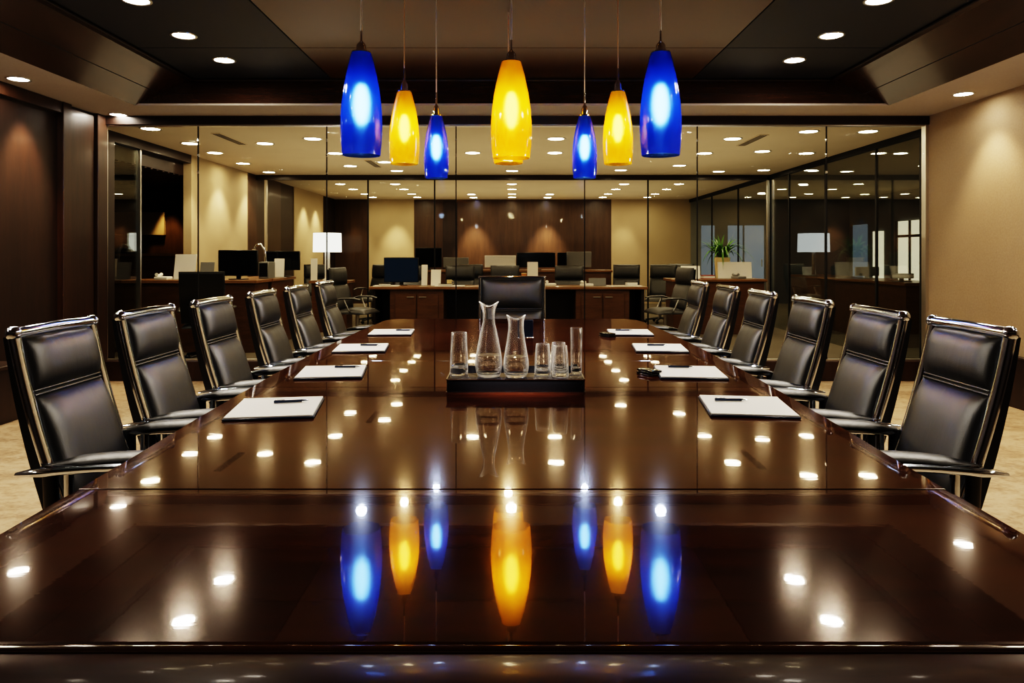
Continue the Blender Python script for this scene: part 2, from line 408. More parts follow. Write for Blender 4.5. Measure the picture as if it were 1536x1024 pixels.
# pale doors on the grey wall, their bluish light put in as a glow
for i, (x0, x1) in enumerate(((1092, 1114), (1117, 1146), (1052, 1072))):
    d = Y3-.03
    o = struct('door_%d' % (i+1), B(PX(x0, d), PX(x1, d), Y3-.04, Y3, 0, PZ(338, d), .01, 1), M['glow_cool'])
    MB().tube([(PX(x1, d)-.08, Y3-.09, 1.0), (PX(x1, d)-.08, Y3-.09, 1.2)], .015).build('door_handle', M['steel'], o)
wall('wall_office_right', 9.1, 9.2, YG, Y3, M['grey_wall'])
wall('wall_side_front', CR+.02, 9.2, YG+.04, YG+.1, M['wood_dark'])
wall('wall_side_front', -9, CL-.12, YG+.04, YG+.1, M['wood_dark'])
struct('window_9', B(9.05, 9.1, 15.7, 16.8, .6, 2.1), M['glow_window'])
mb = MB()
for y in (15.7, 16.22, 16.77): mb.box(9.02, 9.06, y, y+.06, .6, 2.1)
mb.box(9.02, 9.06, 15.7, 16.83, 1.72, 1.78)
struct('trim_13', mb, M['black'])
struct('window_10', B(9.05, 9.1, 17.5, 17.95, .3, 1.9), M['glow_window'])
struct('window_11', B(9.05, 9.1, 18.3, 19.0, .6, 2.1), M['glow_cool'])
struct('window_12', B(9.05, 9.1, 13.4, 14.9, .5, 2.1), M['glow_cool'])
# second partition
zh = PZ(270, Y2)
struct('trim_14', B(CL, CR, Y2-.03, Y2+.05, zh, ZS), M['wood_dark'])
j2 = [CL]+[PX(x, Y2) for x in (399, 552, 652, 972)]+[CR-.06]
for i in (0, 1, 2, 4): struct('window_%d' % (13+i), B(j2[i]+.004, j2[i+1]-.004, Y2, Y2+.012, 0, zh), M['pane_far'])
mb = MB()
for x in j2[1:-1]: mb.box(x-.012, x+.012, Y2-.012, Y2+.024, 0, zh)
struct('trim_15', mb, M['gap'])
mb = B(CR-.06, CR-.02, Y2-.03, Y2+.03, 0, ZS); mb.box(PX(399, Y2)-.02, PX(399, Y2)+.02, Y2-.03, Y2+.03, 0, zh)
struct('trim_16', mb, M['silver'])
# right side glass wall
rj = [YG+.1, 8.4, 9.43, 10.96, 12.4, Y2, 15.2, 17.2, Y3]
for i in range(8): struct('window_%d' % (18+i), B(CR, CR+.012, rj[i]+.008, rj[i+1]-.008, 0, ZS-.08), M['pane_dark' if i < 5 else 'pane'])
mb = MB()
for y in rj[:-1]: mb.box(CR-.006, CR+.02, y-.018, y+.018, 0, ZS-.08)
mb.box(CR-.02, CR+.03, YG+.05, Y3, ZS-.08, ZS)
struct('trim_17', mb, M['gap'])

# ------------------------------------------------------------------ lights
def spot(name, loc, energy, size, blend, col, target=None, rad=.05):
    l = bpy.data.lights.new(name, 'SPOT'); l.energy = energy; l.spot_size = math.radians(size); l.spot_blend = blend; l.color = col; l.shadow_soft_size = rad
    o = bpy.data.objects.new(name, l); C.objects.link(o); o.location = loc
    if target: o.rotation_euler = (Vector(target)-Vector(loc)).to_track_quat('-Z', 'Y').to_euler()
    return o
def make_downlight(r, lens, label):
    t = thing('downlight', label, 'ceiling light')
    MB().lathe([(r, .004), (r*1.0, -.002), (r*1.06, -.007), (r*1.24, -.005), (r*1.26, .0)], seg=28).build('trim_ring', M['silver'], t)
    MB().lathe([(r*.999, 0.0), (r*.5, -.0008), (.001, -.001)], seg=28, cap1=True).build('lens', lens, t)
    return t
protos = {}
def downlights(kind, r, lens, z, pts, row, group):
    for k, (x, y) in enumerate(pts):
        lab = '%s downlight counted from the glass wall, %s' % (ORD[k], row)
        if kind not in protos:
            protos[kind] = make_downlight(r, lens, lab); t = protos[kind]; t.location = (x, y, z); t['group'] = group
        else: t = dup(protos[kind], (x, y, z), 0, lab, group)
TZl, ZSl = TZ-.001, ZS-.001
g1, g2, g3, g4 = 'downlights in the dark tray ceiling', 'downlights in the pale soffit', 'downlights in the open office ceiling', 'downlights in the far office ceiling'
downlights('tray', .082, M['lens_room'], TZl, [(-2.60, 6.46), (-2.63, 5.73), (-2.59, 4.93), (-2.6, 3.9), (-2.6, 2.8), (-2.6, 1.7)], 'left row of dark tray ceiling', g1)
downlights('tray', .082, M['lens_room'], TZl, [(2.55, 6.46), (2.56, 5.73), (2.53, 4.93), (2.6, 3.9), (2.6, 2.8), (2.6, 1.7)], 'right row of dark tray ceiling', g1)
downlights('soffit', .075, M['lens_soffit'], ZSl, [(-4.13, 7.5), (-4.12, 5.97), (-4.02, 4.4), (-4.02, 2.8), (-4.02, 1.2)], 'pale soffit by the wood wall', g2)
downlights('soffit', .075, M['lens_soffit'], ZSl, [(4.12, 6.53), (4.05, 4.9), (4.05, 3.3), (4.05, 1.7)], 'pale soffit by the beige wall', g2)
R1 = [(-4.22, 8.35), (-4.26, 9.47), (-4.3, 10.35), (-4.35, 11.57), (-4.35, 12.8)]
downlights('office', .1, M['lens_office'], ZSl, R1, 'office row beside left office wall', g3)
downlights('office', .1, M['lens_office'], ZSl, [(-2.53, 9.08), (-2.57, 10.4), (-2.69, 11.9), (-2.03, 12.6)], 'office row left of the pendants', g3)
downlights('office', .1, M['lens_office'], ZSl, [(-3.27, 9.47), (-2.03, 11.4), (0, 12.6)], 'scattered office row starting upper left', g3)
downlights('office', .1, M['lens_office'], ZSl, [(.56, 9.08), (.62, 10.35), (-.57, 10.35)], 'office row between the pendants', g3)
downlights('office', .1, M['lens_office'], ZSl, [(2.8, 9.08), (2.8, 10.4), (2.77, 11.84), (1.9, 12.5)], 'office row right of the pendants', g3)
downlights('office', .1, M['lens_office'], ZSl, [(3.54, 8.54), (3.57, 10.2), (3.67, 12.7)], 'office row second from right glass', g3)
downlights('office', .1, M['lens_office'], ZSl, [(4.25, 8.54), (4.28, 10.4), (4.4, 12.5)], 'office row beside right glass', g3)
for k, x in enumerate((-3.6, -2.45, -1.0, 0, .93, 2.35, 3.5)):
    downlights('far', .1, M['lens_office'], ZSl, [(x, 15.0), (x, 16.2), (x, 17.5), (x, 18.5)] if k in (0, 1, 3, 5, 6) else [(x, 17.6), (x, 18.6)], '%s row from left, far office ceiling' % ORD[k], g4)
downlights('side', .09, M['lens_side'], ZSl, [(5.65, 8.6), (5.65, 10.4), (5.3, 12.6), (6.2, 15.2), (6.0, 17.2)], 'room behind the right glass', 'downlights behind the right glass')
for px, d, L in ((345, 9.1, .9), (1128, 9.2, .9), (560, 11.6, .9)):
    t = thing('ceiling_vent', 'dark slot air vent in the office ceiling %s' % {345: 'at the upper left near the glass', 1128: 'at the upper right near the glass', 560: 'left of the pendants, farther back'}[px], 'vent', (PX(px, d), d, ZS), PI/2)
    B(-L/2, L/2, -.06, .06, -.008, 0).build('vent_frame', M['white_ceil'], t)
    mb = MB()
    for k in (-1, 0, 1): mb.box(-L/2+.02, L/2-.02, k*.034-.011, k*.034+.011, -.0095, -.002)
    mb.build('slots', M['gap'], t)
# wall washing beams of those fittings
for x, y in R1[2:]: spot('beam', (x, y, ZS-.03), 90, 75, .7, OFFICE, (x-.55, y, 0))
for y in (16.3, 17.3): spot('beam', (CL+.4, y, ZS-.03), 100, 75, .7, OFFICE, (CL-.1, y, 0))
for x, e in ((-3.1, 170), (-1.0, 520), (.93, 600), (-4.2, 90), (3.0, 60)): spot('beam', (x, Y3-.55, ZS-.03), e, 52, .9, OFFICE, (x, Y3+.1, .3))
spot('beam', (-5.95, 12.2, ZS-.36), 90, 48, .4, (1, .62, .25), (-5.95, 12.55, 0))
spot('beam', (-4.1, 6.35, ZS-.03), 170, 60, .8, (1, .66, .38), (-4.55, 6.4, 1))
spot('beam', (XR-.32, 6.53, ZS-.03), 75, 80, .8, WARM, (XR+.1, 6.5, 0))
spot('beam', (XR-.32, 5.0, ZS-.03), 70, 80, .8, WARM, (XR+.1, 5.2, 0))
def ceiling_fill(loc, sx, sy, energy, col):  # added unseen area light facing up, fill for the ceilings
    l = bpy.data.lights.new('ceiling_fill', 'AREA'); l.shape = 'RECTANGLE'; l.size = sx; l.size_y = sy; l.energy = energy; l.color = col
    o = bpy.data.objects.new('ceiling_fill', l); C.objects.link(o); o.location = loc; o.rotation_euler = (PI, 0, 0)
ceiling_fill((0, 10.4, 1.5), 8, 4.5, 60, OFFICE); ceiling_fill((0, 16.4, 1.6), 8, 4.5, 60, OFFICE)
ceiling_fill((-3.0, 3.6, 1.3), 1.2, 6, 7.5, NEUT); ceiling_fill((3.0, 3.6, 1.3), 1.2, 6, 7.5, NEUT)
spot('beam', (0, 1.9, TZ-.03), 1700, 15, .6, NEUT, (0.015, 3.24, .86), .08)  # added lamp with no fitting, brightens the glassware on the tray
# downlight beams onto the chairs and table
for sx in (-1, 1):
    for y in (5.73, 4.93, 3.9, 2.8, 1.7):
        spot('beam', (sx*2.58, y, TZ-.03), 85, 95, .8, NEUT, (sx*2.1, y, 0), .07)
        spot('beam', (sx*2.58, y, TZ-.03), 150, 55, .9, NEUT, (-sx*1.45, y+.1, .9), .08)

# ------------------------------------------------------------------ conference table
ZT = .75
def half(y):  # boat shaped edge
    pts = [(1.05, 1.075), (1.43, 1.09), (2.07, 1.115), (2.6, 1.145), (3.6, 1.185), (4.6, 1.195), (5.6, 1.18), (6.57, 1.135)]
    for (a, b2), (c, d) in zip(pts, pts[1:]):
        if y <= c or c == pts[-1][0]:
            t = max(0, min(1, (y-a)/(c-a))); return b2+(d-b2)*t
tbl = thing('conference_table', 'long boat-shaped dark mahogany conference table with mirror-gloss lacquer top', 'table', (0, 0, 0))
seams = [1.099, 1.823, 3.21, 4.0, 6.565]
for i in range(4):
    y0, y1 = seams[i]+.0012, seams[i+1]-.0012
    n = 10; yy = [y0+(y1-y0)*k/n for k in range(n+1)]
    if i == 3:
        left = [(-half(y), y) for y in yy if y < 6.45]+[(-half(6.46)+.01, 6.46), (-half(6.46)+.10, y1)]
    else: left = [(-half(y), y) for y in yy]
    pts = left+[(-x, y) for x, y in reversed(left)]
    MB().prism(list(reversed(pts)), ZT-.042, ZT, .0025 if i else .006, 2).build('tabletop_panel', M['table'], tbl, False)
MB().tube([(-1.075, 1.0975, ZT-.0125), (0, 1.0975, ZT-.0125), (1.075, 1.0975, ZT-.0125)], .0115, 12).build('front_nosing', M['table'], tbl)
mb = B(-1.075, 1.075, .93, 1.085, .69, .745, .006, 2)
mb.box(-1.0, 1.0, 1.06, 1.3, .68, .705)
mb.box(-1.0, 1.0, .96, .99, .06, .691)
mb.build('front_ledge', M['ledge'], tbl)
for y0, y1 in ((1.6, 2.5), (3.4, 4.3), (5.2, 6.1)):
    mb = B(-.42, .42, y0, y1, .04, .708, .01, 2); mb.box(-.5, .5, y0-.06, y1+.06, 0, .06, .01, 1)
    mb.build('pedestal', M['wood_v'], tbl)

# ------------------------------------------------------------------ conference chairs
def back_map(w, hgt, lean, x0=-.24, z0=.46, bow=.014):
    s, c = math.sin(lean), math.cos(lean)
    def f(a, b, n):
        q = bow*(2*b/hgt-1)**2-bow*.5
        n2 = n+q
        return Vector((x0-b*s+n2*c, a, z0+b*c+n2*s))
    return f
def cushion(mb, fm, a0, a1, b0, b1, n0, t, nu=18, nv=14, wr=0):
    """puffed pad lying on the back surface"""
    front = []; back = []
    for j in range(nv+1):
        v = -1+2*j/nv
        rowf, rowb = [], []
        for i in range(nu+1):
            u = -1+2*i/nu
            # concentrate samples toward edges
            uu = math.sin(u*PI/2); vv = math.sin(v*PI/2)
            k = max(0, (1-abs(uu)**5))**.42*max(0, (1-abs(vv)**3.2))**.5
            wv = wr*math.sin(uu*9+vv*1.7)*max(0, vv)*k
            rowf.append(mb.bm.verts.new(fm(a0+(a1-a0)*(uu+1)/2, b0+(b1-b0)*(vv+1)/2, n0+t*(.12+.88*k)+wv)))
            rowb.append(mb.bm.verts.new(fm(a0+(a1-a0)*(uu+1)/2, b0+(b1-b0)*(vv+1)/2, n0)))
        front.append(rowf); back.append(rowb)
    for j in range(nv):
        for i in range(nu):
            mb.bm.faces.new((front[j][i], front[j][i+1], front[j+1][i+1], front[j+1][i]))
            mb.bm.faces.new((back[j][i+1], back[j][i], back[j+1][i], back[j+1][i+1]))
    for i in range(nu):
        mb.bm.faces.new((back[0][i], back[0][i+1], front[0][i+1], front[0][i])); mb.bm.faces.new((front[nv][i], front[nv][i+1], back[nv][i+1], back[nv][i]))
    for j in range(nv):
        mb.bm.faces.new((front[j][0], front[j+1][0], back[j+1][0], back[j][0])); mb.bm.faces.new((back[j][nu], back[j+1][nu], front[j+1][nu], front[j][nu]))
    return mb
def make_chair(label, cat='chair', w=.46, top=1.084, seam=.872, lean=math.radians(16), frame_r=.019, name='conference_chair'):
    t = thing(name, label, cat)
    hw = w/2; hb = (top-.46)/math.cos(lean)-.012
    fm = back_map(w, hb, lean); bs = (seam-.46)/math.cos(lean)
    ai = hw-.034
    mb = MB(); cushion(mb, fm, -ai, ai, bs+.004, hb-.012, .0, .062, wr=.0022); up = mb.build('upper_back_cushion', M['leather'], t, True, 60)
    mb = MB(); cushion(mb, fm, -ai, ai, .0, bs-.004, .0, .066, wr=.0018); mb.build('lower_back_cushion', M['leather'], t, True, 60)
    mb = MB()
    for q in (-.007, .007): mb.tube([fm(-ai+.004, bs+q, .017), fm(-ai*.9, bs+q, .026), fm(0, bs+q, .028), fm(ai*.9, bs+q, .026), fm(ai-.004, bs+q, .017)], .0034, 8)
    mb.build('piping', M['stitch'], t)
    # shell behind
    mb = MB(); n = 10
    pf, pb = [], []
    for k in range(n+1):
        b = hb*k/n; th = .03+.03*(1-k/n)
        pf.append((mb.bm.verts.new(fm(-hw+.012, b, -.001)), mb.bm.verts.new(fm(hw-.012, b, -.001))))
        pb.append((mb.bm.verts.new(fm(-hw+.012, b, -th)), mb.bm.verts.new(fm(hw-.012, b, -th))))
    for k in range(n):
        mb.bm.faces.new((pf[k][0], pf[k][1], pf[k+1][1], pf[k+1][0])); mb.bm.faces.new((pb[k][1], pb[k][0], pb[k+1][0], pb[k+1][1]))
        mb.bm.faces.new((pf[k][0], pf[k+1][0], pb[k+1][0], pb[k][0])); mb.bm.faces.new((pf[k][1], pb[k][1], pb[k+1][1], pf[k+1][1]))
    mb.bm.faces.new((pf[0][1], pf[0][0], pb[0][0], pb[0][1])); mb.bm.faces.new((pf[n][0], pf[n][1], pb[n][1], pb[n][0]))
    mb.build('back_shell', M['black'], t, True, 40)
    for s in (-1, 1):
        pts = [fm(s*(hw-.012), -.01+(hb+.012)*k/12, .008) for k in range(13)]
        MB().tube(pts, frame_r, 12, flat=(1.25, 1.0)).build('side_frame', M['chrome'], t)
    mb = MB().tube([fm(-hw+.01, hb+.004, .010), fm(0, hb+.007, .010), fm(hw-.01, hb+.004, .010)], frame_r*1.1, 12)
    for s in (-1, 1): mb.sphere(fm(s*(hw-.008), hb+.004, .010), frame_r*1.35)
    mb.build('top_rail', M['chrome'], t)
    # seat
    fs = lambda a, b, n: Vector((-.25+b, a, .405+n+.015*math.cos(b*6)))
    mb = MB(); cushion(mb, fs, -hw+.01, hw-.01, 0, .5, 0, .085); mb.build('seat_cushion', M['leather'], t, True, 60)
    B(-.22, .2, -.17, .17, .375, .406, .01).build('seat_pan', M['black'], t)
    # arms
    ya = hw+.028
    for s in (-1, 1):
        pts = []; rad = []
        for k in range(15):
            q = k/14; x = -.355+.64*q
            z = .624+.022*math.sin(min(1, q*1.35)*PI*.62)-.012*max(0, q-.7)
            pts.append((x, s*(ya+.016-.02*math.sin(q*PI)), z)); rad.append(.008+.017*min(1, q*8)*min(1, (1-q)*6+.25))
        MB().tube(pts, rad, 14, flat=(1.35, .72)).build('arm_rail', M['chrome'], t)
        pts = []; rad = []
        for k in range(15):
            q = k/14; x = -.27+.55*q
            z = .642+.026*math.sin(q*PI*.8)
            pts.append((x, s*(ya-.02*math.sin(q*PI)-.004), z)); rad.append(.010+.020*min(1, q*5)*min(1, (1-q)*5+.2))
        MB().tube(pts, rad, 14, flat=(1.3, .8)).build('arm_pad', M['leather'], t)
        mb = MB().tube([(-.20, s*(ya-.012), .64), (-.20, s*(ya-.014), .42), (-.16, s*(ya-.06), .385), (-.1, s*.15, .385)], .014, 10, flat=(1, 1.2))
        mb.build('arm_post', M['chrome'], t)
        MB().tube([(-.262, s*(ya-.012), .645), (-.255, s*(ya-.016), .42), (-.2, s*(ya-.06), .392), (-.12, s*.15, .39)], .02, 10, flat=(.8, 1.3)).build('arm_bracket', M['black'], t)
    MB().lathe([(.03, .375), (.03, .2), (.036, .19), (.036, .07)], seg=20, cap0=True, cap1=True).build('gas_column', M['chrome'], t)
    mb = MB(); mc = MB()
    for k in range(5):
        a = 2*PI*k/5+.3; cx, cy = math.cos(a), math.sin(a)
        mb.tube([(cx*.02, cy*.02, .105), (cx*.16, cy*.16, .095), (cx*.29, cy*.29, .072)], [.026, .02, .015], 10)
        mc.sphere((cx*.285, cy*.285, .03), .03, (.9, .9, 1))
    mb.build('star_base', M['chrome'], t); mc.build('castors', M['black'], t)
    return t
CY = [2.625, 3.28, 4.0, 4.80, 5.565, 6.40]
OX = 1.69-.24-.175
where = ['nearest the camera', 'second from camera', 'third from camera', 'fourth from camera', 'fifth from camera', 'farthest, by the glass wall']
proto = None
for side, sn, rz in ((-1, 'left', 0), (1, 'right', PI)):
    for k, y in enumerate(CY):
        lab = 'black leather chrome-framed chair on the %s side of the table, %s' % (sn, where[k])
        if proto is None: proto = make_chair(lab); proto.location = (side*OX, y, 0); proto['group'] = 'conference chairs along the table sides'
        else: dup(proto, (side*OX, y, 0), rz+random.uniform(-.012, .012), lab)
hc = make_chair('wide black leather armchair at the far head of the conference table, facing the camera', w=.66, top=1.122, seam=.80, lean=math.radians(10), frame_r=.009, name='head_chair')
hc.location = (0, 6.72, 0); hc.rotation_euler = (0, 0, -PI/2)

# ------------------------------------------------------------------ pendants
def make_pendant(label, x, d, ytop, ybot, wpx, kind, zc=TZ):
    zt_, zb_ = PZ(ytop, d), PZ(ybot, d); hgt = zt_-zb_; r = wpx/2/F*d
    t = thing('pendant_lamp', label, 'pendant lamp', (x, d, zb_), 0, 'coloured glass pendants over the table')
    prof = [(0, .47), (.05, .54), (.12, .63), (.22, .74), (.34, .85), (.48, .94), (.62, .99), (.74, 1.0), (.86, .975), (1, .91)]
    outer = [(r*q, hgt*(1-s)) for s, q in prof]
    flute = lambda rr, z, a: (rr*(1+.008*math.cos(a*10)), z)
    shell = outer+[(outer[-1][0]-.002, -.001)]+[(max(.004, rr-.004), z) for rr, z in reversed(outer)]
    MB().lathe(shell, seg=60, fn=flute).build('shade', M['shade_'+kind], t, True, 60)
    r0 = r*.47
    MB().lathe([(r0*1.02, hgt-.002), (r0*1.0, hgt+.006), (r0*.55, hgt+.012), (r0*.5, hgt+.05), (r0*.36, hgt+.065), (r0*.2, hgt+.075), (.007, hgt+.085), (.006, hgt+.16)], seg=24, cap1=True).build('cap', M['chrome'], t)
    MB().tube([(0, 0, hgt+.15), (0, 0, zc-zb_)], .0065 if r > .12 else .004, 8).build('cord', M['cord_white'] if kind == 'blue' or r > .12 else M['cord'], t)
    if d < 5: MB().lathe([(.001, zc-zb_-.006), (.05, zc-zb_-.005), (.055, zc-zb_-.0005)], seg=20).build('canopy', M['chrome'], t)
    bh = hgt*.30; bz = hgt*.50
    b = MB().sphere((0, 0, bz), 1, (r*.34, r*.34, bh*.66), 18).build('bulb', M['bulb_blue' if kind == 'blue' else 'bulb'], t)
    MB().lathe([(r*.12, bz+bh*.48), (r*.14, hgt*.9), (r*.2, hgt-.003)], seg=16).build('lamp_holder', M['steel'], t)
    l = bpy.data.lights.new('pendant_glow', 'POINT'); l.color = (1, .78, .45) if kind == 'yellow' else (.45, .62, 1); l.energy = 6 if kind == 'yellow' else 5; l.shadow_soft_size = r*.25
    lo = bpy.data.objects.new('pendant_glow', l); C.objects.link(lo); lo.parent = t; lo.location = (0, 0, -.12)
    return t
M['cord_white'] = principled('pale_cord', (.8, .79, .77), .4)[0]
M['cord'] = principled('warm_cord', (.75, .55, .36), .5)[0]
DP = 4.86
for side, xs_ in (('left', (542, 606.5, 654.5)), ('right', (991, 927, 877))):
    x0, x1, x2 = xs_
    make_pendant('large cobalt blue glass pendant lamp, outermost on the %s of the row over the table' % side, PX(x0, DP), DP, 79.5, 233, 62, 'blue')
    make_pendant('medium amber yellow glass pendant lamp between the two blue ones on the %s' % side, PX(x1, DP), DP, 138, 246, 45, 'yellow')
    make_pendant('small cobalt blue glass pendant lamp hanging lowest, on the %s of the central amber one' % side, PX(x2, DP), DP, 174, 267, 37, 'blue')
make_pendant('large amber yellow glass pendant lamp in the middle of the row, in front of another', PX(767, DP), DP, 93, 237, 61, 'yellow')
make_pendant('amber yellow glass pendant lamp mostly hidden behind the large middle one, only its rim showing', PX(762.5, 5.18), 5.18, 140, 245, 47, 'yellow')

# ------------------------------------------------------------------ on the table: notepads, pens
def make_pad(label):
    t = thing('notepad', label, 'notepad', group='notepads on the conference table')
    B(-.160, .160, -.175, .175, .0002, .008, .002, 1).build('backing_folder', M['navy'], t)
    B(-.155, .155, -.170, .170, .008, .013, .0006, 1).build('paper_block', M['paper'], t)
    B(-.155, .155, .150, .170, .013, .0136).build('binding_strip', M['white_card'], t)
    return t
def make_pen(label):
    t = thing('pen', label, 'pen', group='pens on the notepads')
    MB().tube([(-.06, 0, .006), (.045, 0, .006)], .0055, 12).build('barrel', M['pen'], t)
    MB().tube([(.045, 0, .006), (.058, 0, .006), (.07, 0, .006)], [.0055, .004, .001], 12).build('tip', M['chrome'], t)
    MB().tube([(-.058, 0, .0128), (-.02, 0, .0128)], .0012, 6).build('clip', M['chrome'], t)
    return t
wh = ['nearest the camera', 'second from the camera', 'third from the camera', 'farthest from the camera']
pad = pen = None
PADS = {-1: [(-.905, 2.75, .15), (-.90, 3.58, .13), (-.945, 4.49, .10), (-.905, 5.39, .06)], 1: [(.91, 2.78, -.13), (.885, 3.57, -.1), (.925, 4.49, -.09), (.885, 5.38, -.06)]}
PENS = {-1: [(435, 602.5, .25), (520, 550, .05), (555, 517, 0), (606, 494.5, 0)], 1: [(1095, 600, -.05), (1020, 550, -.1), (985, 517, 0), (935, 494.5, 0)]}
for s, sn in ((-1, 'left'), (1, 'right')):
    for k in range(4):
        x, y, rz = PADS[s][k]
        lab = 'white notepad on a dark folder, %s side of the table, %s' % (sn, wh[k])
        if pad is None: pad = make_pad(lab); o = pad; o.location = (x, y, ZT); o.rotation_euler.z = rz
        else: o = dup(pad, (x, y, ZT), rz, lab)
        px, py, r2 = PENS[s][k]; zz = ZT+.0137; d = (H-zz)*F/(py+1.5-380); d = min(d, y+.145)
        lab = 'dark blue ballpoint pen on the %s notepad %s' % (sn, wh[k])
        if pen is None: pen = make_pen(lab); o = pen; o.location = (PX(px, d), d, zz); o.rotation_euler.z = r2
        else: dup(pen, (PX(px, d), d, zz), r2, lab)
for (px, py, lab) in ((974, 557, 'small black folded glasses case beside the second right notepad'), (911, 500, 'small black folded glasses case beside the farthest right notepad')):
    d = (H-ZT)*F/(py+4-380)
    t = thing('glasses_case', lab, 'case', (PX(px, d), d, ZT), .5)
    B(-.035, .035, -.06, .06, 0, .012, .005, 2).build('case_bottom', M['black_gloss'], t); B(-.034, .034, -.058, .058, .0125, .026, .006, 2).build('case_lid', M['black_gloss'], t)
d = 5.1
t = thing('table_card', 'small dark navy standing card on the table behind the carafes', 'card', (PX(792, d), d, ZT))
B(-.038, .038, -.003, .003, .0, .128, .002, 1).build('card_face', M['navy'], t); B(-.04, .04, -.02, .03, 0, .006, .002, 1).build('card_foot', M['chrome'], t)

# ------------------------------------------------------------------ serving tray with glassware
tx0, tx1, ty0, ty1 = PX(670, 3.07), PX(877, 3.07), 3.07, 3.40
t = thing('serving_tray', 'black lacquer serving tray with thin bright edges in the centre of the table', 'tray', (0, 0, ZT))
B(tx0, tx1, ty0, ty1, .0, .056, .003, 2).build('tray_body', M['black_gloss'], t)
mb = MB(); zr = .060
for z in (.003, .0585):
    mb.box(tx0-.002, tx1+.002, ty0-.003, ty0+.003, z-.0026, z+.0026); mb.box(tx0-.002, tx1+.002, ty1-.003, ty1+.003, z-.0026, z+.0026)
    mb.box(tx0-.003, tx0+.003, ty0, ty1, z-.0026, z+.0026); mb.box(tx1-.003, tx1+.003, ty0, ty1, z-.0026, z+.0026)
mb.build('edge_trim', M['chrome'], t)
mb = MB()
mb.box(tx0, tx1, ty1-.006, ty1, .056, .068); mb.build('back_lip', M['black_gloss'], t)
ZR = ZT+.0565
def vessel(name, label, cat, x, d, prof, wall_t=.0042, base_t=.014, fn=None, water=None, seg=40, group=None):
    t = thing(name, label, cat, (x, d, ZR), 0, group)
    top = prof[-1][1]
    inner = [(max(.001, r-wall_t), z) for r, z in prof if z > base_t]
    r_in0 = inner[0][0]
    p = [(.0006, 0)]+list(prof)+[(prof[-1][0]-wall_t/2, top+.001)]+list(reversed(inner))+[(r_in0*.85, base_t), (.0006, base_t*.9)]
    MB().lathe(p, seg=seg, fn=fn).build('glass_body', M['crystal'], t, True, 50)
    if water:
        w = [(.0006, base_t+.0012), (r_in0*.84, base_t+.002)]+[(r-.0008, z) for r, z in inner if z < water]
        # level
        for (r0, z0), (r1, z1) in zip(inner, inner[1:]):
            if z0 <= water <= z1: w.append((r0+(r1-r0)*(water-z0)/(z1-z0)-.0008, water))
        w.append((.0006, water))
        MB().lathe(w, seg=seg).build('water', M['water'], t, True, 40)
    return t
def lip(amount, z0, h):
    def f(r, z, a):
        q = max(0, (z-z0)/(h-z0)); k = q*q
        return r*(1+.14*k*math.cos(2*a)), z+amount*k*math.cos(2*a)
    return f
sm = lambda ps, n=4: [ps[0]]+[q for a, b2, c, d2 in zip([ps[0]]+ps, ps, ps[1:], ps[2:]+[ps[-1]]) for q in
      [tuple(.5*((2*b2[i])+(-a[i]+c[i])*u+(2*a[i]-5*b2[i]+4*c[i]-d2[i])*u*u+(-a[i]+3*b2[i]-3*c[i]+d2[i])*u**3) for i in (0, 1)) for u in [(k+1)/n for k in range(n)]]]
prof1 = sm([(.045, .0), (.053, .012), (.060, .045), (.0575, .085), (.049, .135), (.037, .195), (.028, .235), (.0265, .255), (.0265, .275), (.031, .30), (.039, .320)])
vessel('water_carafe', 'taller clear glass carafe half filled with water, on the tray left of centre', 'carafe', PX(733, 3.16), 3.17, prof1, fn=lip(.010, .28, .320), water=.095)
prof2 = sm([(.043, .0), (.05, .012), (.056, .04), (.0545, .075), (.047, .12), (.039, .17), (.0345, .205), (.0345, .235), (.0375, .262)])
vessel('water_carafe', 'shorter clear glass carafe with water beside the taller one, toward the tray centre', 'carafe', PX(774, 3.16), 3.16, prof2, fn=lip(.010, .235, .262), water=.09)
tall = sm([(.038, .0), (.0405, .01), (.0405, .04), (.039, .09), (.0365, .14), (.0345, .188)], 3)
vessel('tumbler', 'tall heavy-based drinking glass at the left end of the tray', 'glass', PX(688.5, 3.22), 3.22, tall, .0042, .03)
slim = sm([(.024, .0), (.0255, .01), (.026, .06), (.0265, .12), (.027, .2)], 3)
vessel('highball_glass', 'slim tall drinking glass standing at the right end of the tray', 'glass', PX(864.5, 3.3), 3.3, slim, .0034, .016)
short = sm([(.034, .0), (.0365, .008), (.036, .045), (.034, .09), (.031, .125), (.0295, .136)], 3)
vessel('tumbler', 'short drinking glass on the tray beside the shorter carafe', 'glass', PX(814, 3.22), 3.22, short, .0038, .018, group='short tumblers on the tray')
vessel('tumbler', 'front one of the two short drinking glasses near the slim tall glass', 'glass', PX(840.5, 3.16), 3.16, short, .0038, .018, group='short tumblers on the tray')
vessel('tumbler', 'short drinking glass half hidden behind the front one, near the slim glass', 'glass', PX(838, 3.27), 3.27, short, .0038, .018, group='short tumblers on the tray')

